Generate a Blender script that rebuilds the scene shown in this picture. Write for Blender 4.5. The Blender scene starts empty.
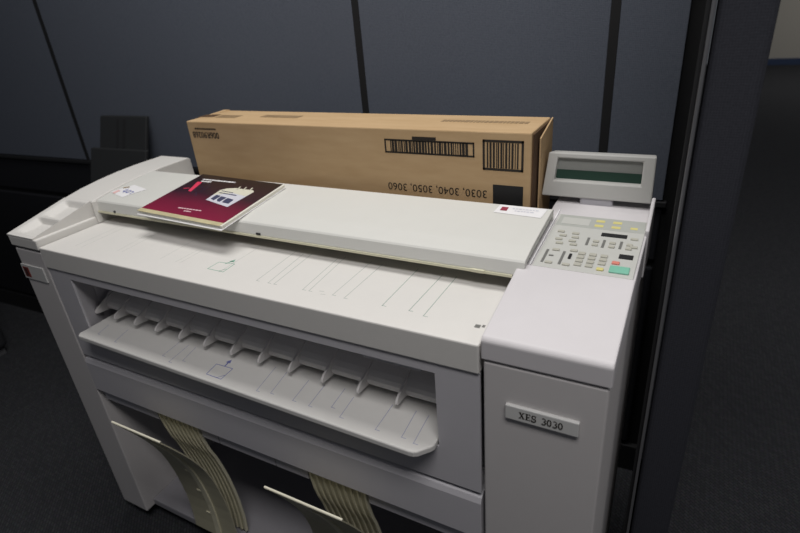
import bpy, bmesh, math, random
from mathutils import Vector, Matrix
random.seed(7)
S = bpy.context.scene
COL = S.collection

# ------------------------------------------------------------------ materials
def nodes_of(name):
    m = bpy.data.materials.new(name); m.use_nodes = True
    nt = m.node_tree; b = nt.nodes['Principled BSDF']
    return m, nt, b

def plain(name, col, rough=.5, var=.04, scale=60, bump=.0, bscale=900, spec=.4, metal=0.0):
    """solid colour with faint mottling and optional fine grain"""
    m, nt, b = nodes_of(name)
    tc = nt.nodes.new('ShaderNodeTexCoord')
    n = nt.nodes.new('ShaderNodeTexNoise'); n.inputs['Scale'].default_value = scale; n.inputs['Detail'].default_value = 4
    nt.links.new(tc.outputs['Object'], n.inputs['Vector'])
    mx = nt.nodes.new('ShaderNodeMix'); mx.data_type = 'RGBA'
    mx.inputs['A'].default_value = (*[c * (1 - var) for c in col], 1)
    mx.inputs['B'].default_value = (*[min(1, c * (1 + var)) for c in col], 1)
    nt.links.new(n.outputs['Fac'], mx.inputs['Factor'])
    nt.links.new(mx.outputs['Result'], b.inputs['Base Color'])
    b.inputs['Roughness'].default_value = rough
    b.inputs['Specular IOR Level'].default_value = spec
    b.inputs['Metallic'].default_value = metal
    if bump:
        n2 = nt.nodes.new('ShaderNodeTexNoise'); n2.inputs['Scale'].default_value = bscale; n2.inputs['Detail'].default_value = 2
        nt.links.new(tc.outputs['Object'], n2.inputs['Vector'])
        bp = nt.nodes.new('ShaderNodeBump'); bp.inputs['Strength'].default_value = bump; bp.inputs['Distance'].default_value = .001
        nt.links.new(n2.outputs['Fac'], bp.inputs['Height']); nt.links.new(bp.outputs['Normal'], b.inputs['Normal'])
    return m

def fabric(name, col, col2):
    """woven partition cloth: crossed fine waves plus broad mottling"""
    m, nt, b = nodes_of(name)
    tc = nt.nodes.new('ShaderNodeTexCoord')
    w1 = nt.nodes.new('ShaderNodeTexWave'); w1.bands_direction = 'Z'; w1.inputs['Scale'].default_value = 90; w1.inputs['Distortion'].default_value = 3
    w2 = nt.nodes.new('ShaderNodeTexWave'); w2.bands_direction = 'X'; w2.inputs['Scale'].default_value = 90; w2.inputs['Distortion'].default_value = 3
    n = nt.nodes.new('ShaderNodeTexNoise'); n.inputs['Scale'].default_value = 220; n.inputs['Detail'].default_value = 5
    for t in (w1, w2, n): nt.links.new(tc.outputs['Object'], t.inputs['Vector'])
    a = nt.nodes.new('ShaderNodeMath'); a.operation = 'ADD'; nt.links.new(w1.outputs['Fac'], a.inputs[0]); nt.links.new(w2.outputs['Fac'], a.inputs[1])
    a2 = nt.nodes.new('ShaderNodeMath'); a2.operation = 'MULTIPLY_ADD'; a2.inputs[1].default_value = .25
    nt.links.new(a.outputs[0], a2.inputs[0]); nt.links.new(n.outputs['Fac'], a2.inputs[2])
    mx = nt.nodes.new('ShaderNodeMix'); mx.data_type = 'RGBA'
    mx.inputs['A'].default_value = (*col, 1); mx.inputs['B'].default_value = (*col2, 1)
    nt.links.new(a2.outputs[0], mx.inputs['Factor']); nt.links.new(mx.outputs['Result'], b.inputs['Base Color'])
    bp = nt.nodes.new('ShaderNodeBump'); bp.inputs['Strength'].default_value = .3; bp.inputs['Distance'].default_value = .0008
    nt.links.new(a2.outputs[0], bp.inputs['Height']); nt.links.new(bp.outputs['Normal'], b.inputs['Normal'])
    b.inputs['Roughness'].default_value = .95; b.inputs['Specular IOR Level'].default_value = .1
    return m

def carpet(name):
    m, nt, b = nodes_of(name)
    tc = nt.nodes.new('ShaderNodeTexCoord')
    mp = nt.nodes.new('ShaderNodeMapping'); mp.inputs['Rotation'].default_value = (0, 0, math.radians(45))
    nt.links.new(tc.outputs['Object'], mp.inputs['Vector'])
    ck = nt.nodes.new('ShaderNodeTexBrick'); ck.inputs['Scale'].default_value = 30; ck.inputs['Mortar Size'].default_value = .035
    ck.inputs['Color1'].default_value = (.020, .021, .024, 1); ck.inputs['Color2'].default_value = (.042, .043, .047, 1)
    ck.inputs['Mortar'].default_value = (.004, .004, .005, 1)
    nt.links.new(mp.outputs['Vector'], ck.inputs['Vector'])
    n = nt.nodes.new('ShaderNodeTexNoise'); n.inputs['Scale'].default_value = 160; n.inputs['Detail'].default_value = 6
    nt.links.new(tc.outputs['Object'], n.inputs['Vector'])
    mx = nt.nodes.new('ShaderNodeMix'); mx.data_type = 'RGBA'; mx.blend_type = 'MULTIPLY'; mx.inputs['Factor'].default_value = .8
    nt.links.new(ck.outputs['Color'], mx.inputs['A']); nt.links.new(n.outputs['Color'], mx.inputs['B'])
    sc = nt.nodes.new('ShaderNodeMix'); sc.data_type = 'RGBA'; sc.blend_type = 'ADD'; sc.inputs['Factor'].default_value = 1
    nt.links.new(mx.outputs['Result'], sc.inputs['A']); sc.inputs['B'].default_value = (.022, .0225, .0245, 1)
    nt.links.new(sc.outputs['Result'], b.inputs['Base Color'])
    bp = nt.nodes.new('ShaderNodeBump'); bp.inputs['Strength'].default_value = .6; bp.inputs['Distance'].default_value = .003
    nt.links.new(n.outputs['Fac'], bp.inputs['Height']); nt.links.new(bp.outputs['Normal'], b.inputs['Normal'])
    b.inputs['Roughness'].default_value = 1; b.inputs['Specular IOR Level'].default_value = .05
    return m

def cardboard(name):
    m, nt, b = nodes_of(name)
    tc = nt.nodes.new('ShaderNodeTexCoord')
    mp = nt.nodes.new('ShaderNodeMapping'); mp.inputs['Scale'].default_value = (3, 14, 14)
    nt.links.new(tc.outputs['Object'], mp.inputs['Vector'])
    n = nt.nodes.new('ShaderNodeTexNoise'); n.inputs['Scale'].default_value = 4; n.inputs['Detail'].default_value = 6
    nt.links.new(mp.outputs['Vector'], n.inputs['Vector'])
    r = nt.nodes.new('ShaderNodeValToRGB')
    r.color_ramp.elements[0].position = .3; r.color_ramp.elements[0].color = (.465, .315, .170, 1)
    r.color_ramp.elements[1].position = .7; r.color_ramp.elements[1].color = (.520, .362, .205, 1)
    nt.links.new(n.outputs['Fac'], r.inputs['Fac']); nt.links.new(r.outputs['Color'], b.inputs['Base Color'])
    b.inputs['Roughness'].default_value = .8; b.inputs['Specular IOR Level'].default_value = .2
    return m

def book_print(name):
    """printed cover: black at the top running down into magenta red"""
    m, nt, b = nodes_of(name)
    tc = nt.nodes.new('ShaderNodeTexCoord'); sp = nt.nodes.new('ShaderNodeSeparateXYZ')
    nt.links.new(tc.outputs['Object'], sp.inputs[0])
    n = nt.nodes.new('ShaderNodeTexNoise'); n.inputs['Scale'].default_value = 14
    nt.links.new(tc.outputs['Object'], n.inputs['Vector'])
    ad = nt.nodes.new('ShaderNodeMath'); ad.operation = 'MULTIPLY_ADD'; ad.inputs[1].default_value = .03
    nt.links.new(n.outputs['Fac'], ad.inputs[0]); nt.links.new(sp.outputs['Y'], ad.inputs[2])
    mr = nt.nodes.new('ShaderNodeMapRange'); mr.inputs['From Min'].default_value = .02; mr.inputs['From Max'].default_value = .20
    nt.links.new(ad.outputs[0], mr.inputs['Value'])
    r = nt.nodes.new('ShaderNodeValToRGB'); e = r.color_ramp.elements
    e[0].position = 0; e[0].color = (.23, .012, .045, 1)
    e[1].position = 1; e[1].color = (.018, .010, .009, 1)
    k = e.new(.30); k.color = (.16, .010, .035, 1)
    k = e.new(.55); k.color = (.035, .010, .02, 1)
    nt.links.new(mr.outputs['Result'], r.inputs['Fac']); nt.links.new(r.outputs['Color'], b.inputs['Base Color'])
    b.inputs['Roughness'].default_value = .32
    return m

M = {}
M['top'] = plain('putty_plastic', (.66, .64, .61), .55, .02, 40, .15)
M['lid'] = plain('grey_lid_plastic', (.60, .575, .585), .5, .02, 40, .15)
M['cover'] = plain('cream_plastic', (.63, .625, .59), .5, .02, 30, .1)
M['body'] = plain('mauve_grey_plastic', (.50, .485, .51), .55, .02, 40, .15)
M['side'] = plain('warm_grey_plastic', (.55, .525, .52), .55, .02, 40, .15)
M['tray'] = plain('tray_plastic', (.66, .645, .62), .5, .02, 40, .1)
M['fin'] = plain('fin_plastic', (.66, .64, .63), .5, .02)
M['yellow'] = plain('yellowed_edge', (.60, .58, .43), .5, .03)
M['chute'] = plain('beige_plastic', (.46, .43, .31), .45, .04, 30)
M['chute_rib'] = plain('beige_rib_plastic', (.66, .62, .46), .45, .04, 30)
M['base'] = plain('base_metal', (.30, .29, .31), .5, .04)
M['inner'] = plain('inner_grey', (.44, .43, .46), .6, .03)
M['dark'] = plain('hole_shade', (.02, .02, .022), .7, .05)  # near-black tone painting the shade inside small holes
M['black'] = plain('black_plastic', (.012, .012, .013), .6, .1)
M['strip'] = plain('black_strip', (.010, .010, .011), .7, .1, 20)
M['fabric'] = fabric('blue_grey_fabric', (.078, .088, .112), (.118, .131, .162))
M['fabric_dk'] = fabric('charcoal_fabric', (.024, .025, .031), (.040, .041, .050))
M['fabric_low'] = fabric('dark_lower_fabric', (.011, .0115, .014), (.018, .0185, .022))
M['carpet'] = carpet('charcoal_carpet')
M['card'] = cardboard('brown_cardboard')
M['card_shade_ink'] = plain('cardboard_shade_and_ink', (.10, .055, .028), .9, .1)  # painted shade on the carton end, and brown ink of the logo
M['ink'] = plain('black_ink', (.022, .017, .013), .6, .1)
M['ink_faint'] = plain('faint_ink', (.27, .185, .10), .7, .1)
M['green'] = plain('green_ink', (.20, .38, .29), .6)
M['grey_ink'] = plain('grey_green_ink', (.40, .43, .40), .6)
M['grey_ink_dk'] = plain('dark_green_ink', (.26, .34, .29), .6)
M['grey_ink2'] = plain('pale_grey_ink', (.52, .515, .49), .6)
M['blue'] = plain('blue_ink', (.16, .18, .42), .6)
M['blue2'] = plain('pale_blue_ink', (.36, .36, .48), .6)
M['white'] = plain('white_paper', (.80, .79, .80), .5)
M['pages'] = plain('page_edges', (.70, .68, .60), .7, .08, 300)
M['bookstrip'] = plain('tan_strip', (.52, .46, .28), .5, .25, 60)
M['book'] = book_print('magenta_cover')
M['red'] = plain('red_ink', (.70, .05, .11), .4)
M['pink'] = plain('pink_ink', (.78, .50, .48), .5)
M['palegrey'] = plain('print_grey', (.60, .60, .66), .5)
M['navy'] = plain('print_navy', (.05, .055, .11), .5)
M['cream_ink'] = plain('cream_ink', (.66, .64, .52), .5)
M['pinkwhite'] = plain('pinkish_ink', (.75, .52, .55), .5)
M['pod'] = plain('pod_plastic', (.43, .425, .405), .5, .02)
M['screen'] = plain('green_screen', (.030, .062, .046), .18, .1)
M['reflector'] = plain('screen_reflector', (.27, .275, .26), .25, .05)
M['key_base'] = plain('panel_overlay', (.50, .50, .47), .5, .03)
M['key_grey'] = plain('panel_grey_band', (.40, .41, .38), .5, .03)
M['key'] = plain('key_beige', (.43, .42, .36), .5)
M['key_dk'] = plain('key_dark', (.16, .16, .15), .5)
M['key_y'] = plain('key_yellow', (.62, .56, .22), .5)
M['key_g'] = plain('key_green', (.20, .48, .36), .5)
M['key_r'] = plain('key_red', (.66, .22, .17), .5)
M['metal'] = plain('steel_edge', (.20, .20, .21), .4, .05, metal=.6)
M['beige_wall'] = plain('far_wall_paint', (.42, .40, .36), .8)
M['blue_base'] = plain('far_baseboard', (.03, .05, .11), .6)
M['badge'] = plain('badge_plastic', (.58, .575, .56), .4, .02)

# ------------------------------------------------------------------ mesh helpers
class MB:
    def __init__(s): s.bm = bmesh.new()
    def box(s, x0, x1, y0, y1, z0, z1):
        bm = s.bm
        v = [bm.verts.new(p) for p in ((x0,y0,z0),(x1,y0,z0),(x1,y1,z0),(x0,y1,z0),(x0,y0,z1),(x1,y0,z1),(x1,y1,z1),(x0,y1,z1))]
        for f in ((3,2,1,0),(4,5,6,7),(0,1,5,4),(1,2,6,5),(2,3,7,6),(3,0,4,7)): bm.faces.new([v[i] for i in f])
        return s
    def prism_x(s, prof, x0, x1):
        """(y,z) outline run along x"""
        return s.prism([(x0, y, z) for y, z in prof], Vector((x1 - x0, 0, 0)))
    def prism(s, pts, ext):
        bm = s.bm
        a = [bm.verts.new(p) for p in pts]; b = [bm.verts.new(Vector(p) + Vector(ext)) for p in pts]
        n = len(a)
        f0 = bm.faces.new(a); bm.faces.new(b[::-1])
        for i in range(n): bm.faces.new((a[i], b[i], b[(i+1) % n], a[(i+1) % n]))
        return s
    def tube(s, pts, r, seg=10, cap=True):
        bm = s.bm; rings = []
        P = [Vector(p) for p in pts]
        for i, p in enumerate(P):
            t = (P[min(i+1, len(P)-1)] - P[max(i-1, 0)]).normalized()
            u = t.orthogonal().normalized() if i == 0 else (u - t * u.dot(t)).normalized()
            w = t.cross(u)
            rings.append([bm.verts.new(p + r * (math.cos(2*math.pi*k/seg) * u + math.sin(2*math.pi*k/seg) * w)) for k in range(seg)])
        for a, b in zip(rings, rings[1:]):
            for k in range(seg): bm.faces.new((a[k], a[(k+1) % seg], b[(k+1) % seg], b[k]))
        if cap: bm.faces.new(rings[0][::-1]); bm.faces.new(rings[-1])
        return s
    def poly(s, pts):
        s.bm.faces.new([s.bm.verts.new(p) for p in pts]); return s
    def sheet_x(s, prof, x0, x1, t):
        """thin curved sheet: open (y,z) profile, thickness t, run along x"""
        L = []; n = len(prof)
        for i, (y, z) in enumerate(prof):
            a = Vector(prof[max(i-1, 0)]); b = Vector(prof[min(i+1, n-1)]); d = (b - a).normalized()
            L.append((y + d.y * t, z - d.x * t))
        return s.prism_x(list(prof) + L[::-1], x0, x1)
    def build(s, name, mat, parent=None, bevel=0, seg=2, smooth=False, inv=None):
        bmesh.ops.recalc_face_normals(s.bm, faces=s.bm.faces)
        me = bpy.data.meshes.new(name); s.bm.to_mesh(me); s.bm.free()
        me.materials.append(mat)
        o = bpy.data.objects.new(name, me); COL.objects.link(o)
        attach(o, parent)
        if smooth:
            for p in me.polygons: p.use_smooth = True
        if bevel:
            md = o.modifiers.new('edge', 'BEVEL'); md.width = bevel; md.segments = seg; md.limit_method = 'ANGLE'; md.angle_limit = math.radians(28)
        return o

def attach(o, parent):
    if parent is None: return
    o.parent = parent
    if parent.type == 'EMPTY' and not parent.get('local'):
        o.matrix_parent_inverse = Matrix.Translation(-parent.location)

def thing(name, label, cat, loc, local=False, group=None):
    e = bpy.data.objects.new(name, None); COL.objects.link(e); e.location = loc
    e.empty_display_size = .05
    e['label'] = label; e['category'] = cat
    if group: e['group'] = group
    if local: e['local'] = 1
    return e

def structure(o):
    o['kind'] = 'structure'; return o

def text(name, body, mat, parent, origin, u, v, width, height, bold=0.0, depth=.0004, shear=0.0):
    """lettering fitted into width x height; origin is its lower-left corner, u the reading direction, v up the letters"""
    cu = bpy.data.curves.new(name, 'FONT'); cu.body = body; cu.offset = bold; cu.shear = shear; cu.resolution_u = 3
    tmp = bpy.data.objects.new(name + '_t', cu); COL.objects.link(tmp)
    dg = bpy.context.evaluated_depsgraph_get(); dg.update()
    me = bpy.data.meshes.new_from_object(tmp.evaluated_get(dg))
    bpy.data.objects.remove(tmp); bpy.data.curves.remove(cu)
    xs = [q.co.x for q in me.vertices]; ys = [q.co.y for q in me.vertices]
    x0, x1, y0, y1 = min(xs), max(xs), min(ys), max(ys)
    u = Vector(u).normalized(); v = Vector(v).normalized(); n = u.cross(v)
    for q in me.vertices:
        a = (q.co.x - x0) / (x1 - x0) * width; b = (q.co.y - y0) / (y1 - y0) * height
        q.co = Vector(origin) + u * a + v * b + n * depth
    me.materials.clear(); me.materials.append(mat); me.name = name
    o = bpy.data.objects.new(name, me); COL.objects.link(o); attach(o, parent)
    return o

# ------------------------------------------------------------------ camera (position solved from the photograph)
cam = bpy.data.cameras.new('camera'); co = bpy.data.objects.new('camera', cam); COL.objects.link(co)
yaw, pit, rol = .5217, -.4587, -.0863
fw = Vector((-math.sin(yaw) * math.cos(pit), math.cos(yaw) * math.cos(pit), math.sin(pit)))
rt = Vector((math.cos(yaw), math.sin(yaw), 0)); up = rt.cross(fw)
RT = math.cos(rol) * rt + math.sin(rol) * up; UP = -math.sin(rol) * rt + math.cos(rol) * up
mw = Matrix((RT, UP, -fw)).transposed().to_4x4(); mw.translation = (1.3325, -.5616, 1.3035)
co.matrix_world = mw
cam.sensor_width = 36; cam.lens = 537.73 * 36 / 800; cam.clip_start = .02
cam.dof.use_dof = True; cam.dof.focus_distance = .95; cam.dof.aperture_fstop = 4.0
S.camera = co

# ------------------------------------------------------------------ the setting
AL = .0367
def W(s, n, z):
    """point on the back partition: s along it, n out of it towards the room"""
    return Vector((s + n * AL, .7 + AL * s - n, z))
def wallbox(mb, s0, s1, n0, n1, z0, z1):
    bm = mb.bm
    v = [bm.verts.new(W(*p)) for p in ((s0,n1,z0),(s1,n1,z0),(s1,n0,z0),(s0,n0,z0),(s0,n1,z1),(s1,n1,z1),(s1,n0,z1),(s0,n0,z1))]
    for f in ((3,2,1,0),(4,5,6,7),(0,1,5,4),(1,2,6,5),(2,3,7,6),(3,0,4,7)): bm.faces.new([v[i] for i in f])

structure(MB().box(-6, 9, -4, 9.8, -.06, 0).build('floor', M['carpet']))
seams = [-1.95, -.717, .533, 1.152]
edges = [-3.2] + seams + [1.30]
# core of the back partition
mb = MB(); wallbox(mb, -3.2, 1.32, -.05, -.012, 0, 1.75); structure(mb.build('wall_back', M['strip']))
k = 0
for a, b in zip(edges, edges[1:]):
    mb = MB(); wallbox(mb, a + .0095, b - .0095, -.013, .004, .845, 1.73)
    k += 1; structure(mb.build('wall_back_panel_%d' % k, M['fabric'], bevel=.0015))
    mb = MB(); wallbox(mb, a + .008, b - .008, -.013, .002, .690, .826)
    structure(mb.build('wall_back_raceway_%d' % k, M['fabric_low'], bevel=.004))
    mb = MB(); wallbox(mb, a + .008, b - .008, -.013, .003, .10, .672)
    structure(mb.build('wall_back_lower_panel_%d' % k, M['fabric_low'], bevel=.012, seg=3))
mb = MB(); wallbox(mb, -3.2, 1.32, -.013, .006, 0, .09); structure(mb.build('baseboard_back', M['black']))
mb = MB(); wallbox(mb, -3.2, 1.30, -.013, .008, .828, .842); structure(mb.build('trim_1', M['black'], bevel=.002))
for i, s in enumerate(seams):
    mb = MB(); wallbox(mb, s - .0095, s + .0095, -.013, .0045, .09, 1.74); structure(mb.build('trim_%d' % (i + 2), M['strip']))
# wing partition beside the machine, its end towards the camera
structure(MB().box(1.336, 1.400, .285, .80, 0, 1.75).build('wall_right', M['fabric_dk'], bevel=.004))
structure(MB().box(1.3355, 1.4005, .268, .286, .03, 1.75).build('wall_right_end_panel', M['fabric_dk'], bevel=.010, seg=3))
structure(MB().box(1.3225, 1.3285, .270, .78, .0, 1.75).build('trim_6', M['black'], bevel=.001))
structure(MB().box(1.3285, 1.3335, .264, .285, .0, 1.75).build('trim_7', M['metal'], bevel=.0015))
structure(MB().box(1.395, 9, 9.6, 9.7, 0, 2.7).build('wall_far', M['beige_wall']))
structure(MB().box(1.395, 9, 9.58, 9.61, 0, .09).build('baseboard_far', M['blue_base']))

# ------------------------------------------------------------------ the wide-format copier
P = thing('wide_format_copier', 'large putty grey wide-format copier with brown box and manual on top, standing on carpet', 'copier', (.645, .23, 0))

# left end: side cover with curved top and pen tray, standing on a flat leg panel
lp = [(.0, .902), (.07, .9185), (.138, .9335), (.194, .9448), (.25, .952), (.30, .9562), (.36, .9590), (.45, .9595), (.458, .955), (.462, .874), (.0, .874)]
hi = [(.150, .9365), (.194, .9448), (.25, .952), (.30, .9562), (.36, .9590), (.45, .9595), (.458, .955), (.462, .874), (.150, .874)]
mb = MB()
mb.prism_x(hi, 0, .107)
mb.prism_x([(0, .899), (.1505, .899), (.1505, .874), (0, .874)], 0, .107)
cap = mb.build('side_cover', M['top'], P, bevel=.003)
# pen tray: two shallow hollows in the sloping front part of the cap
mb = MB(); bm = mb.bm
NX, NY = 50, 90
def sm(a, b, t):
    t = max(0, min(1, (t - a) / (b - a))); return t * t * (3 - 2 * t)
grid = []
for j in range(NY + 1):
    y = .1505 * j / NY; zz = .902 + (.9365 - .902) * (y / .1505); row = []
    for i in range(NX + 1):
        x = .099 * i / NX
        mx = sm(.012, .034, x) * (1 - sm(.0935, .0975, x))
        my = sm(.008, .028, y) * (1 - sm(.064, .071, y)) + sm(.073, .092, y) * (1 - sm(.134, .144, y))
        row.append(bm.verts.new((x, y, zz - .013 * mx * my)))
    grid.append(row)
for j in range(NY):
    for i in range(NX): bm.faces.new((grid[j][i], grid[j][i+1], grid[j+1][i+1], grid[j+1][i]))
def skirt(row):
    lo = [bm.verts.new((v.co.x, v.co.y, .8985)) for v in row]
    for a, b, c, d in zip(row, row[1:], lo[1:], lo): bm.faces.new((a, b, c, d))
skirt(grid[0]); skirt(grid[-1]); skirt([r[0] for r in grid]); skirt([r[-1] for r in grid])
mb.build('pen_tray', M['top'], P)
# leg panel
leg = MB().box(.003, .105, .003, .455, .048, .868).build('leg', M['side'], P, bevel=.003)
pl_ = MB().box(.002, .088, .0, .004, .791, .828).build('nameplate', M['badge'], P, bevel=.0008)
MB().box(.009, .030, -.0008, .0005, .797, .822).build('emblem', plain('dark_red_ink', (.20, .035, .025), .5), pl_)
MB().box(.013, .024, -.0012, .0, .800, .819).build('emblem', plain('brown_ink', (.06, .02, .018), .5), pl_)

# feed table (slab with a clean front edge)
tb = MB().box(.1095, 1.1195, 0, .452, .834, .883).build('feed_table', M['top'], P, bevel=.0025)
TL = [((.692,.045),(.683,.172)),((.718,.045),(.705,.166)),((.731,.045),(.721,.174)),((.792,.046),(.781,.17)),((.805,.046),(.792,.18)),((.851,.048),(.849,.178)),((.875,.046),(.874,.176)),((.945,.047),(.943,.18)),((.991,.048),(.992,.175)),((1.018,.042),(1.017,.175))]
TF = [((.187,.035),(.182,.150)),((.209,.037),(.202,.155)),((.31,.048),(.295,.143)),((.325,.048),(.314,.155)),((.437,.051),(.43,.160)),((.48,.051),(.48,.109)),((.493,.051),(.491,.118)),((.60,.046),(.596,.165))]
def flat_line(mb, a, b, z, w):
    a = Vector((*a, z)); b = Vector((*b, z)); d = (b - a).normalized(); n = Vector((-d.y, d.x, 0)) * w / 2
    mb.prism([a - n, b - n, b + n, a + n], (0, 0, .0003))
for a, b in TL:
    mb = MB(); flat_line(mb, a, b, .8828, .0011)
    flat_line(mb, (a[0] - .001, a[1]), (a[0] + .007, a[1]), .8828, .0012)
    mb.build('size_line', M['grey_ink'] if a[0] < .9 else M['grey_ink_dk'], tb)
for a, b in TF:
    mb = MB(); flat_line(mb, a, b, .8828, .0012); mb.build('size_line', M['grey_ink2'], tb)
for x, y in ((.822, .052), (.83, .044)):
    mb = MB(); flat_line(mb, (x, y), (x + .009, y + .001), .8828, .002); mb.build('size_mark', M['grey_ink2'], tb)
def page_icon(mb, q, arrow, z, w):
    for a, b in zip(q, q[1:] + q[:1]): flat_line(mb, a, b, z, w)
    (ax, ay), (bx, by) = arrow
    flat_line(mb, (ax, ay), (bx, by), z, w * 2.2)
    mb.prism([(bx - .006, by - .003, z), (bx + .006, by - .003, z), (bx, by + .008, z)], (0, 0, .0003))
    (cx, cy), (dx, dy) = q[2], q[3]
    flat_line(mb, (dx - .012, dy), (cx - .0, (cy + dy) / 2 - .005), z, w)
mb = MB(); page_icon(mb, [(.567,.051),(.567,.080),(.604,.084),(.607,.050)], ((.585,.078),(.591,.092)), .8828, .0014)
mb.build('page_icon', M['green'], tb)
mb = MB()
mb.box(1.098, 1.106, .040, .048, .8828, .8834).box(1.108, 1.112, .044, .050, .8828, .8834)
mb.build('corner_mark', M['key_dk'], tb)

# front panel with the long paper-exit opening
mb = MB()
mb.box(.1095, .1795, .0035, .008, .600, .8325)
mb.box(1.0500, 1.1195, .0035, .008, .600, .8325)
mb.box(.1795, 1.0500, .0035, .008, .815, .8325)
mb.box(.1795, 1.0500, .0035, .008, .600, .672)
mb.build('front_panel', M['body'], P)
# inside of the opening
mb = MB(); mb.prism([(.1793, .0082, .66), (.152, .060, .66), (.152, .150, .66), (.13, .150, .66), (.13, .0082, .66)], (0, 0, .17)); mb.box(1.0502, 1.075, .0082, .150, .66, .83); mb.box(.13, 1.07, .0082, .15, .8155, .8325)
mb.build('slot_lining', M['body'], P)
MB().box(.1095, 1.1195, .150, .455, .49, .8335).build('main_body', M['inner'], P)
MB().box(.925, 1.026, .006, .018, .8085, .8165).build('slot_catch', M['body'], P, bevel=.001)
# tray
tp = [(.181, .148), (.181, -.020), (.184, -.026), (.190, -.029), (1.016, -.0345), (1.023, -.0335), (1.029, -.0300), (1.0445, -.0120), (1.0472, -.006), (1.0475, .148)]
tray = MB().prism([(x, y, .673) for x, y in tp], (0, 0, .0125)).build('exit_tray', M['tray'], P, bevel=.003, seg=3)
LN = [((.849,.001),(.844,.052)),((.876,-.014),(.871,.039)),((.946,-.015),(.944,.049)),((.993,-.013),(.988,.051)),((1.016,-.017),(1.012,.049)),((.696,-.017),(.683,.054)),((.725,-.012),(.714,.049)),((.491,-.004),(.48,.041)),((.227,-.007),(.216,.028)),((.292,-.013),(.278,.032)),((.437,-.008),(.431,.041)),((.467,-.018),(.459,.041)),((.775,-.012),(.768,.046)),((.81,-.012),(.804,.046))]
for a, b in LN:
    mb = MB(); flat_line(mb, a, b, .6853, .0012); flat_line(mb, (a[0] - .001, a[1]), (a[0] + .008, a[1]), .6853, .0012)
    mb.build('size_line', M['blue2'], tray)
mb = MB(); page_icon(mb, [(.57,-.017),(.565,.015),(.607,.016),(.609,-.018)], ((.586,.015),(.584,.030)), .6853, .0014)
mb.build('page_icon', M['blue'], tray)
# guide bar and its fins
bar = [(.074, .6945), (.068, .6975), (.0645, .7035), (.0650, .7105), (.0690, .7170), (.0770, .7240), (.0900, .7310), (.110, .739), (.149, .748), (.149, .6945)]
gbar = MB().prism_x(bar, .157, 1.0502).build('guide_bar', M['fin'], P, bevel=.0)
finp = [(.110, .7415), (.092, .7345), (.074, .7275), (.058, .7195), (.042, .7122), (.0360, .7070), (.0345, .7030), (.0362, .6995), (.0415, .6985), (.074, .6935), (.110, .6945)]
tips = [0.171, 0.2375, 0.305, 0.373, 0.4455, 0.5175, 0.5905, 0.6615, 0.735, 0.81, 0.885, 0.961]
finm = None
for x in tips:
    if finm is None:
        finm = MB().prism_x(finp, -.0022, .0022).build('guide_fin', M['fin'], P, bevel=.0008); f = finm
    else:
        f = finm.copy(); COL.objects.link(f); f.parent = P; f.matrix_parent_inverse = finm.matrix_parent_inverse
    f.location = (x, 0, 0)

# the tray, bar and fins sit very slightly out of level
def dz(x): return .007 - .009 * (x - .18) / .867
for o in [tray, gbar] + list(tray.children):
    for q in o.data.vertices: q.co.z += dz(q.co.x)
for o in P.children:
    if o.name.startswith('guide_fin'): o.location.z += dz(o.location.x); o.location.x -= .004 - .002 * o.location.x

# lower rail
rp = [(.0035, .492), (.0, .496), (.0, .578), (.004, .588), (.014, .594), (.06, .594), (.06, .492)]
MB().prism_x(rp, .1095, 1.1195).build('lower_rail', M['body'], P, bevel=.001)
for a, b in zip([.115, .455, .508, .668, .892], [.310, .505, .665, .750, 1.112]): MB().box(a, b, .012, .05, .458, .4925).build('rail_flange', M['inner'], P)
# base and back of the lower bay
MB().box(.105, 1.125, .030, .44, .048, .072).build('base', M['base'], P, bevel=.003)
MB().box(.105, 1.125, .36, .372, .072, .49).build('bay_back', M['inner'], P)
for (x, y) in ((.055, .07), (.055, .40), (1.20, .07), (1.20, .40)):
    mb = MB(); mb.tube([(x - .012, y, .0225), (x + .012, y, .0225)], .0225, 20); mb.box(x - .016, x + .016, y - .010, y + .010, .028, .049)
    mb.build('caster', M['black'], P)

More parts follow.
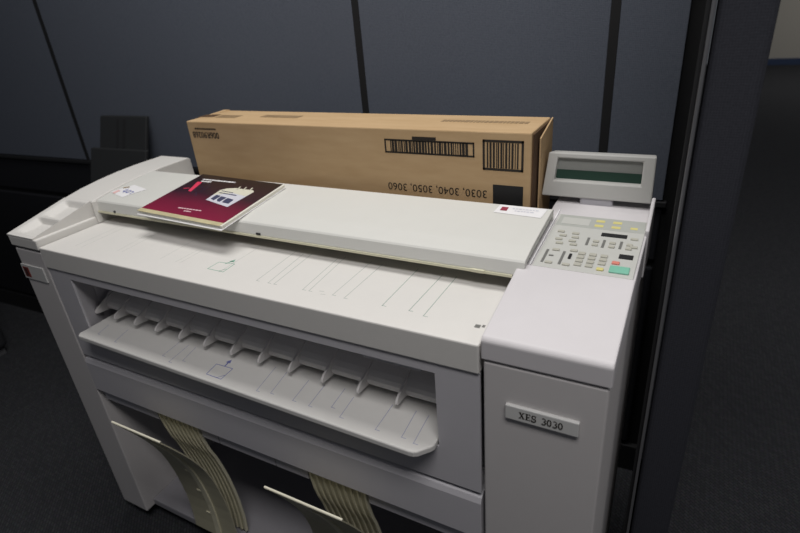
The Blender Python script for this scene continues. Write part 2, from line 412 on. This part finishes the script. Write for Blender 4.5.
# paper chutes under the rail: a curved sheet in front, a ribbed guide behind
fp = [(-.085, .530), (-.069, .503), (-.052, .472), (-.034, .437), (-.018, .401), (-.006, .367), (.003, .330), (.010, .290), (.015, .250), (.019, .205), (.020, .165), (.019, .125), (.016, .085)]
rb = [(.016, .495), (.017, .468), (.021, .433), (.027, .402), (.036, .372), (.044, .335), (.052, .29), (.058, .24), (.062, .19), (.063, .13), (.060, .085)]
for x0, x1, rx0, rx1 in ((.303, .457, .318, .443), (.735, .905, .757, .884)):
    ch = MB().sheet_x(rb, rx0, rx1, .003).build('paper_chute', M['chute'], P)
    nr = 9
    for i in range(nr):
        x = rx0 + (rx1 - rx0) * i / (nr - 1)
        prof = [(y - .006, z) for y, z in rb] + [(y + .001, z) for y, z in rb[::-1]]
        MB().prism_x(prof, x - .0024, x + .0024).build('rib', M['chute_rib'], ch)
    sh = MB().sheet_x(fp, x0, x1, .0025).build('paper_deflector', M['chute'], P)
    lip = MB().tube([(x0, fp[0][0], fp[0][1]), (x1, fp[0][0], fp[0][1])], .0022, 8).build('lip', plain('deflector_lip', (.80, .76, .62), .4), sh)
    w = (x1 - x0)
    # stiffening fold running down the sheet, with short teeth
    mb = MB(); xs = [x0 + w * (.42 + .10 * min(1, i / 6)) for i in range(len(fp))]
    for i in range(2, len(fp) - 1):
        (y0, z0), (y1, z1) = fp[i], fp[i+1]
        mb.prism([(xs[i], y0 - .001, z0), (xs[i] + .018, y0 - .001, z0), (xs[i+1] + .018, y1 - .001, z1), (xs[i+1], y1 - .001, z1)], (0, -.005, 0))
    mb.build('fold', M['chute_rib'], sh)
    for i in (6, 8, 10):
        mb = MB().box(xs[i] - .018, xs[i], fp[i][0] - .005, fp[i][0] + .001, fp[i][1] - .002, fp[i][1] + .002)
        mb.build('tooth', M['chute_rib'], sh)

# scanner cover
cp = [(.163, .9365), (.20, .9435), (.25, .9497), (.29, .9543), (.3285, .9580), (.336, .9555), (.338, .905), (.330, .905), (.326, .945), (.172, .928), (.166, .9115), (.1565, .9115), (.1555, .9135), (.1600, .9330)]
cov = MB().prism_x(cp, .1085, 1.1355).build('scanner_cover', M['cover'], P, bevel=.0012)
MB().prism_x([(.1545, .9125), (.1665, .9125), (.1660, .9080), (.1538, .9078)], .1105, 1.1175).build('edge_strip', M['yellow'], cov, bevel=.0006)
mb = MB(); mb.box(.602, .613, .1550, .1640, .9135, .9175)
mb.build('notch_shade', M['dark'], cov)  # solid dark block, coloured as the shade inside a hole
MB().box(.169, .175, .1545, .164, .9135, .9175).build('notch_shade', M['dark'], cov)  # second dark block, hole shade put into its colour
MB().box(1.050, 1.073, .1525, .160, .9080, .9135).build('latch', M['yellow'], cov, bevel=.0006)
# hinge post at the left end of the cover
MB().box(.1075, .1115, .146, .160, .8835, .936).build('hinge_post', M['top'], cov, bevel=.001)
def on_cover(x, y, h=.0006):
    pr = cp[:5]
    for (a, b), (c, d) in zip(pr, pr[1:]):
        if a <= y <= c: return Vector((x, y, b + (d - b) * (y - a) / (c - a) + h))
    return Vector((x, y, pr[-1][1] + h))
def sticker(q, name, mat):
    mb = MB(); bm = mb.bm; n = 6; R = []
    A, B, C_, D = [Vector(p) for p in q]
    for j in range(n + 1):
        t = j / n; a = A.lerp(D, t); b = B.lerp(C_, t)
        R.append([bm.verts.new(on_cover(*a.lerp(b, i / n))) for i in range(n + 1)])
    for j in range(n):
        for i in range(n): bm.faces.new((R[j][i], R[j][i+1], R[j+1][i+1], R[j+1][i]))
    return mb.build(name, mat, cov)
def stroke(mb, pts, w, h=.0011):
    for a, b in zip(pts, pts[1:]):
        a = Vector(a); b = Vector(b); d = (b - a).normalized(); n = Vector((-d.y, d.x)) * w / 2
        mb.poly([on_cover(*(a - n), h), on_cover(*(b - n), h), on_cover(*(b + n), h), on_cover(*(a + n), h)])
st = sticker([(.110, .200), (.173, .184), (.204, .231), (.141, .245)], 'sticker', M['white'])
mb = MB(); stroke(mb, [(.122, .205), (.134, .202)], .016); mb.build('stamp', M['pink'], st)
mb = MB(); stroke(mb, [(.127, .224), (.141, .232)], .006); mb.build('stamp', M['ink_faint'], st)
mb = MB()
stroke(mb, [(.148, .222), (.144, .210), (.154, .208)], .0025); stroke(mb, [(.153, .218), (.151, .203)], .0025)
stroke(mb, [(.160, .217), (.158, .206), (.167, .204), (.169, .214), (.161, .217)], .0025)
stroke(mb, [(.173, .214), (.181, .211), (.178, .201)], .0025)
mb.build('handwriting', M['blue'], st)
st2 = sticker([(1.039, .296), (1.124, .2915), (1.127, .326), (1.042, .328)], 'sticker', M['white'])
mb = MB(); stroke(mb, [(1.048, .312), (1.060, .312)], .014); mb.build('logo', plain('maroon_ink', (.30, .04, .07), .5), st2)
mb = MB()
for y, a, b in ((.316, 1.068, 1.119), (.308, 1.074, 1.113)):
    x = a
    while x < b - .004:
        w = random.uniform(.003, .007); stroke(mb, [(x, y), (min(x + w, b), y)], .003); x += w + .0016
mb.build('small_print', M['palegrey'], st2)

# right end: cabinet, lid with sloping top, control panel, display
MB().box(1.1250, 1.2875, .002, .46, .048, .8585).build('cabinet', M['side'], P, bevel=.003)
lidp = [(.0, .8615), (.0, .892), (.005, .8975), (.1725, .9262), (.1745, .9212), (.36, .9395), (.385, .9425), (.455, .945), (.460, .941), (.460, .8615)]
MB().prism_x(lidp, 1.1223, 1.290).build('side_lid', M['lid'], P, bevel=.0025)
sp = [(.31, .86), (.31, .944), (.372, .974), (.384, .975), (.392, .970), (.400, .86)]
MB().prism_x(sp, 1.2865, 1.2925).build('hinge_ear', M['lid'], P, bevel=.002)
MS = .021 / .23
def Q(x, y, h): return Vector((x, y, .9235 + MS * (y - .172) - .0015 + h))
def qbox(x0, x1, y0, y1, h0, h1, mb):
    bm = mb.bm
    v = [bm.verts.new(Q(*p)) for p in ((x0,y0,h0),(x1,y0,h0),(x1,y1,h0),(x0,y1,h0),(x0,y0,h1),(x1,y0,h1),(x1,y1,h1),(x0,y1,h1))]
    for f in ((3,2,1,0),(4,5,6,7),(0,1,5,4),(1,2,6,5),(2,3,7,6),(3,0,4,7)): bm.faces.new([v[i] for i in f])
mb = MB(); qbox(1.1415, 1.286, .1755, .356, -.002, .002, mb); cpn = mb.build('control_panel', M['key_base'], P, bevel=.0006)
mb = MB(); qbox(1.1375, 1.1395, .176, .372, -.002, .003, mb); mb.build('panel_edge', M['white'], P)
def flatk(name, x0, x1, y0, y1, mat, h=.0026, bev=0):
    mb = MB(); qbox(x0, x1, y0, y1, .0018, h, mb); return mb.build(name, M[mat], cpn, bevel=bev)
flatk('grey_band', 1.145, 1.2845, .314, .3545, 'key_grey', .0022)
flatk('map_window', 1.152, 1.198, .321, .345, 'key_base', .0026)
for x in (1.207, 1.234):
    for y in (.321, .338): flatk('indicator', x, x + .014, y, y + .008, 'key_y')
flatk('indicator', 1.263, 1.274, .324, .331, 'key_y')
flatk('counter_window', 1.223, 1.262, .291, .302, 'black', .003)
flatk('counter_window', 1.259, 1.279, .2275, .240, 'black', .003)
flatk('start_button', 1.2515, 1.279, .184, .2025, 'key_g', .0045, .001)
flatk('stop_button', 1.252, 1.263, .208, .2155, 'key_r', .0045, .001)
flatk('clear_button', 1.234, 1.244, .185, .192, 'key_y', .0045, .001)
for x, y0, y1 in ((1.1535, .188, .228), (1.1795, .188, .228), (1.2065, .256, .281), (1.231, .254, .279), (1.2565, .256, .280)):
    flatk('indicator_strip', x - .002, x + .002, y0, y1, 'key_dk')
flatk('slider', 1.1885, 1.1925, .207, .221, 'black', .004)
flatk('slider', 1.159, 1.166, .209, .212, 'key_dk', .003)
kk = []
for i in range(3):
    for j in range(4): kk.append((1.2005 + .0165 * i, .190 + .0112 * j, .0105, .0072))
for i in range(3):
    for j in range(2): kk.append((1.2145 + .025 * i, .2555 + .012 * j, .009, .006))
for (x, y) in ((1.154,.288),(1.160,.275),(1.156,.262),(1.160,.249),(1.178,.286),(1.180,.273),(1.178,.260),(1.182,.249),(1.158,.186),(1.184,.186),(1.160,.226),(1.187,.230),(1.268,.288),(1.270,.262)): kk.append((x, y, .011, .0055))
first = None
for (x, y, w, d) in kk:
    if (x, y) == kk[8][:2]: continue
    flatk('button', x, x + w, y, y + d, 'key', .0042, .0006)

# display pod on its neck
MB().box(1.165, 1.222, .408, .432, .930, .962).build('display_neck', M['inner'], P, bevel=.004)
tb_, tt = .405, .425     # face leans back
def F(x, z, n=0):
    t = (z - .955) / .077
    return Vector((x + (.003 if x < 1.19 else -.001) * (t - .5) * 2, tb_ + (tt - tb_) * t + n, z))
mb = MB(); bm = mb.bm
ox = [1.0985, 1.1168, 1.2640, 1.2845]; oz = [.955, .9835, 1.0225, 1.0325]
V = [[bm.verts.new(F(x, z)) for x in ox] for z in oz]
for j in range(3):
    for i in range(3):
        if i == 1 and j == 1: continue
        bm.faces.new((V[j][i], V[j][i+1], V[j+1][i+1], V[j+1][i]))
# recess walls
Rr = [(1, 1), (1, 2), (2, 2), (2, 1)]
In = [bm.verts.new(F(ox[i], oz[j], .014)) for j, i in Rr]
for a in range(4):
    j, i = Rr[a]; j2, i2 = Rr[(a+1) % 4]
    bm.faces.new((V[j][i], V[j2][i2], In[(a+1) % 4], In[a]))
# shell behind
bk = [bm.verts.new(p) for p in ((1.104, .452, .958), (1.280, .452, .958), (1.281, .455, 1.028), (1.106, .455, 1.028))]
ring_b = [V[0][0], V[0][1], V[0][2], V[0][3]]; ring_t = [V[3][0], V[3][1], V[3][2], V[3][3]]
bm.faces.new(ring_b + [bk[1], bk[0]]); bm.faces.new(ring_t + [bk[2], bk[3]])
bm.faces.new([V[j][0] for j in range(4)] + [bk[3], bk[0]]); bm.faces.new([V[j][3] for j in range(4)] + [bk[2], bk[1]])
bm.faces.new(bk)
pod = mb.build('display_pod', M['pod'], P, bevel=.0025)
mb = MB(); mb.prism([F(1.1168, .9835, .0135), F(1.2640, .9835, .0135), F(1.2640, 1.000, .0115), F(1.1168, 1.000, .0115)], (0, .001, 0)); mb.build('screen', M['screen'], pod)
mb = MB(); mb.prism([F(1.1168, 1.000, .0125), F(1.2640, 1.000, .0125), F(1.2640, 1.0225, .006), F(1.1168, 1.0225, .006)], (0, .001, 0)); mb.build('visor', M['reflector'], pod)

# badge
bd = MB().box(1.158, 1.2565, -.0035, .003, .7745, .7980).build('badge', M['badge'], P, bevel=.0012)
def bar2(p, q, w):
    p = Vector(p); q = Vector(q); d = (q - p).normalized(); n = Vector((-d.y, d.x)) * w / 2
    return [p - n, q - n, q + n, p + n]
def loop2(pts, w): return [bar2(a, b, w) for a, b in zip(pts, pts[1:])]
def arc2(cx, cy, rx, ry, a0, a1, n=12):
    return [(cx + rx * math.cos(math.radians(a0 + (a1 - a0) * i / n)), cy + ry * math.sin(math.radians(a0 + (a1 - a0) * i / n))) for i in range(n + 1)]
GL = {
 'X': [bar2((.12, .95), (.62, .05), .22), bar2((.62, .95), (.12, .05), .10), bar2((0, .96), (.32, .96), .09), bar2((.48, .96), (.76, .96), .09), bar2((0, .04), (.28, .04), .09), bar2((.44, .04), (.76, .04), .09)],
 'E': [bar2((.20, 0), (.20, 1), .20), bar2((0, .96), (.66, .96), .09), bar2((0, .04), (.66, .04), .09), bar2((.25, .5), (.50, .5), .09), bar2((.63, 1), (.63, .74), .08), bar2((.63, 0), (.63, .28), .08), bar2((.49, .64), (.49, .36), .07)],
 'S': loop2(arc2(.33, .72, .24, .24, 40, 270) + arc2(.33, .27, .25, .23, 90, -140), .15) + [bar2((.57, 1), (.57, .70), .08), bar2((.06, 0), (.06, .30), .08)],
 '3': loop2(arc2(.30, .73, .22, .23, 150, -90), .13) + loop2(arc2(.30, .27, .25, .24, 90, -150), .15),
 '0': loop2(arc2(.32, .5, .23, .45, 0, 360, 20), .17),
}
mb = MB(); cx = 0; adv = {'X': .86, 'E': .78, 'S': .92, '3': .68, '0': .74, ' ': .40}
tot = sum(adv[c] for c in 'XES 3030'); sc = .0600 / tot; hh = .0108
for c in 'XES 3030':
    for i, pg in enumerate(GL.get(c, [])):
        mb.prism([(1.1775 + (cx + p[0]) * sc, -.0034, .7808 + p[1] * hh) for p in pg], (0, -.0003 - .00002 * i, 0))
    cx += adv[c]
mb.build('lettering', M['ink'], bd)

# ------------------------------------------------------------------ carton behind the scanner cover
Bx = thing('cardboard_box', 'long brown cardboard toner box lying on top of the copier, printed text upside down', 'box', (.67, .425, .884))
bx0, bx1, by0, by1, bz0, bz1 = .242, 1.0865, .360, .492, .8835, 1.0815
MB().box(bx0, bx1, by0, by1, bz0, bz1).build('carton', M['card'], Bx, bevel=.0025)
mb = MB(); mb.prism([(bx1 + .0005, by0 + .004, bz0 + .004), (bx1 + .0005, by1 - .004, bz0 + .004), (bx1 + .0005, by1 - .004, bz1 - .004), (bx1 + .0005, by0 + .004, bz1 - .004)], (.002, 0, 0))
mb.build('end_shade', M['card_shade_ink'], Bx)  # dark plate on the closed end; recess shade is put into its colour
mb = MB(); mb.prism([(bx1 + .006, by0 + .030, bz0 + .006), (bx1 + .002, by1, bz0 + .002), (bx1 + .002, by1, bz1), (bx1 + .006, by0 + .030, bz1 - .016)], (.003, 0, 0))
mb.build('flap', M['card'], Bx, bevel=.0008)
mb = MB(); mb.prism([(bx0 - .004, by0 + .02, bz1 - .005), (bx0 + .02, by1 - .002, bz1 - .001), (bx0 - .0, by1 - .002, bz1 - .001)], (0, 0, .003))
mb.build('flap', M['card'], Bx)
yf = by0 - .0004
text('printed_models', '3030, 3040, 3050, 3060', M['ink'], Bx, (1.0045, yf, .9735), (-1, 0, 0), (0, 0, -1), .2125, .0175, depth=.0002)
text('printed_number', '006R90268', M['ink'], Bx, (.342, yf, 1.0575), (-1, 0, 0), (0, 0, -1), .086, .0155, bold=.02, depth=.0002)
def front_rects(name, R, mat):
    mb = MB()
    for x0, x1, z0, z1 in R: mb.box(x0, x1, yf - .0003, by0 + .0005, z0, z1)
    return mb.build(name, M[mat], Bx)
def frame(x0, x1, z0, z1, t): return [(x0, x1, z0, z0 + t), (x0, x1, z1 - t, z1), (x0, x0 + t, z0, z1), (x1 - t, x1, z0, z1)]
R = frame(.792, .981, 1.033, 1.0605, .003)
x = .805
while x < .968:
    w = random.choice((.0017, .0034, .0050)); R.append((x, min(x + w, .969), 1.035, 1.059)); x += w + random.choice((.0016, .0026))
R.append((.854, .904, 1.061, 1.067))
front_rects('barcode', R, 'ink')
R = frame(.997, 1.073, 1.011, 1.067, .004)
x = 1.005
while x < 1.062:
    w = random.choice((.0014, .0026, .0036)); R.append((x, min(x + w, 1.065), 1.016, 1.062)); x += w + random.choice((.0014, .0026))
front_rects('barcode', R, 'ink')
MB().box(1.0165, 1.0735, yf - .0003, by0 + .0005, .945, .984).build('black_mark', M['black'], Bx)
R = []; x = .267
while x < .337:
    w = random.uniform(.003, .006); R.append((x, min(x + w, .34), 1.0625, 1.0665)); x += w + .0020
front_rects('small_print', R, 'ink')
def top_dash(name, x0, x1, y, h, mat, slope=0):
    mb = MB(); x = x0
    while x < x1:
        w = random.uniform(.004, .009); mb.box(x, min(x + w, x1), y - h / 2 + slope * (x - x0), y + h / 2 + slope * (x - x0), bz1 - .001, bz1 + .0004); x += w + .002
    return mb.build(name, M[mat], Bx)
top_dash('printed_logo', .236, .281, .420, .032, 'card_shade_ink', .15)
top_dash('printed_name', .290, .356, .421, .030, 'ink_faint')
top_dash('faint_print', .42, .53, .436, .026, 'ink_faint')
top_dash('faint_print', .885, 1.06, .437, .018, 'ink_faint')

# ------------------------------------------------------------------ manual lying on the scanner cover
O2 = Vector((.2985, .1290)); ang = math.radians(-2.6); sl = math.atan(.1265)
zb = .9365 + .1300 * (O2.y - .163) + .0036
bk_root = thing('manual', 'magenta and black printed manual lying on the scanner cover against the brown box', 'manual', (0, 0, 0), local=True)
ux = Vector((math.cos(ang), math.sin(ang), math.sin(ang) * math.tan(sl))).normalized()
vy = Vector((-math.sin(ang), math.cos(ang), math.cos(ang) * math.tan(sl))).normalized()
nz = ux.cross(vy).normalized(); vy = nz.cross(ux)
mm = Matrix((ux, vy, nz)).transposed().to_4x4(); mm.translation = (O2.x, O2.y, zb); bk_root.matrix_world = mm
BW, BH, BT = .258, .190, .0075
MB().box(.001, BW - .001, .0005, BH, 0, BT - .0008).build('pages', M['pages'], bk_root, bevel=.0008)
MB().box(0, BW + .001, -.005, BH, -.0006, .0003).build('back_cover', M['white'], bk_root)
bc = MB().box(-.001, BW - .006, .011, BH, BT - .0009, BT).build('front_cover', M['book'], bk_root)
bs = MB().box(-.001, BW - .006, -.001, .0115, BT - .0009, BT - .0001).build('cover_strip', M['bookstrip'], bk_root)
def loc2(p):
    d = Vector(p) - O2
    return (d.x * math.cos(ang) + d.y * math.sin(ang), -d.x * math.sin(ang) + d.y * math.cos(ang))
def art(name, polys, mat, h):
    mb = MB()
    for pg in polys: mb.prism([(*loc2(p), BT + h - .0003) for p in pg], (0, 0, .0003))
    return mb.build(name, M[mat], bc)
art('printed_machine', [[(.428,.205),(.426,.252),(.436,.262),(.457,.268),(.510,.266),(.517,.260),(.507,.187)]], 'palegrey', .0003)
art('printed_machine_top', [[(.427,.228),(.427,.252),(.437,.262),(.457,.268),(.510,.266),(.517,.260),(.513,.238),(.47,.245)]], 'cream_ink', .0005)
art('printed_windows', [[(.437,.211),(.4365,.230),(.452,.227),(.450,.206)],[(.455,.212),(.455,.226),(.472,.223),(.470,.203),(.462,.204)],[(.475,.214),(.476,.222),(.497,.218),(.498,.200),(.478,.202)]], 'navy', .0007)
art('printed_slot', [[(.434,.239),(.434,.242),(.488,.238),(.488,.235)],[(.434,.248),(.434,.2505),(.470,.247),(.470,.2445)]], 'navy', .0007)
art('printed_prongs', [[(x, .262), (x + .003, .262), (x + .001, .277), (x - .002, .277)] for x in (.465, .482, .500)], 'cream_ink', .0005)
art('printed_x', [[(.345,.233),(.356,.231),(.344,.279),(.329,.279)]], 'red', .0004)
art('printed_x_arm', [[(.322,.240),(.336,.245),(.336,.2475),(.322,.243)]], 'red', .0004)
px = []
for i in range(26):
    a = random.uniform(.348, .385); b = random.uniform(.215, .275); s = .0022 * random.uniform(.5, 1.2)
    px.append([(a, b), (a + s, b), (a + s, b + s), (a, b + s)])
art('printed_dots', px, 'navy', .0004)
def dashes(x0, x1, y, h, sl_=0):
    R = []; x = x0
    while x < x1:
        w = random.uniform(.004, .010); e = min(x + w, x1); k0 = y + sl_ * (x - x0); R.append([(x, k0), (e, k0), (e, k0 + h), (x, k0 + h)]); x += w + .0018
    return R
art('printed_title', dashes(.333, .434, .2905, .0052) + dashes(.337, .368, .281, .0050), 'white', .0004)
art('printed_line', dashes(.392, .459, .158, .0036) + dashes(.418, .438, .149, .0036), 'pinkwhite', .0004)

# ------------------------------------------------------------------ dim furniture beyond the left end
lp_ = thing('leaning_panel', 'dark grey stepped panel leaning against the partition behind the left end of the copier', 'panel', W(-.415, .35, 0))
pm = plain('leaning_panel_plastic', (.016, .017, .018), .6, .1)
LK = .38
def leanbox(mb, s0, s1, z0, z1, d0, d1):
    bm = mb.bm
    def L(s_, z, d): return W(s_, .016 + LK * (1.022 - z) + d, z)
    v = [bm.verts.new(L(*p)) for p in ((s0,z0,d1),(s1,z0,d1),(s1,z0,d0),(s0,z0,d0),(s0,z1,d1),(s1,z1,d1),(s1,z1,d0),(s0,z1,d0))]
    for f in ((3,2,1,0),(4,5,6,7),(0,1,5,4),(1,2,6,5),(2,3,7,6),(3,0,4,7)): bm.faces.new([v[i] for i in f])
    return mb
leanbox(MB(), -.530, -.297, .0, 1.020, 0, .014).build('back_board', pm, lp_, bevel=.003)
leanbox(MB(), -.560, -.280, .0, .918, .0142, .028).build('front_board', pm, lp_, bevel=.003)
for q in (-.438, -.405): leanbox(MB(), q - .006, q + .006, .919, 1.010, .0135, .0150).build('groove', M['black'], lp_)

cb = thing('cabinet', 'low black cabinet standing on the carpet left of the copier', 'cabinet', (-1.55, .05, 0))
MB().box(-1.85, -1.275, -.35, .37, .03, .66).build('carcass', plain('cabinet_black', (.020, .021, .024), .6, .1), cb, bevel=.03, seg=4)
MB().box(-1.83, -1.30, -.33, .35, 0, .035).build('plinth', M['metal'], cb)
MB().box(-1.87, -1.26, -.37, .39, .66, .685).build('cabinet_top', M['black'], cb, bevel=.004)

# ------------------------------------------------------------------ light
def area(name, loc, size, sy, power, col, target):
    l = bpy.data.lights.new(name, 'AREA'); l.shape = 'RECTANGLE'; l.size = size; l.size_y = sy; l.energy = power; l.color = col
    o = bpy.data.objects.new(name, l); COL.objects.link(o); o.location = loc
    o.rotation_euler = (Vector(target) - Vector(loc)).to_track_quat('-Z', 'Y').to_euler()
    return o
area('ceiling_light', (.5, .30, 2.7), 1.3, .5, 22.5, (1, .985, .96), (.5, .06, 0))
area('fill_light_far', (3.2, 7.6, 2.65), 1.2, .6, 30, (1, .97, .92), (3.2, 7.6, 0))  # added fill to brighten the far wall, not a known fixture
area('fill_light_aisle', (3.4, 1.6, 2.7), 1.2, .6, 22, (1, .98, .97), (3.4, 1.6, 0))  # added fill that lifts the carpet right of the wing partition
area('ceiling_light_room', (1.6, -.76, 2.7), 1.2, .5, 28, (1, .98, .97), (1.6, -.76, 0))
w = bpy.data.worlds.new('world'); S.world = w; w.use_nodes = True
bg = w.node_tree.nodes['Background']; bg.inputs[0].default_value = (.9, .95, 1.05, 1); bg.inputs[1].default_value = .062
S.view_settings.view_transform = 'Standard'; S.view_settings.look = 'None'; S.view_settings.exposure = 0; S.view_settings.gamma = 1
S.cycles.use_denoising = True
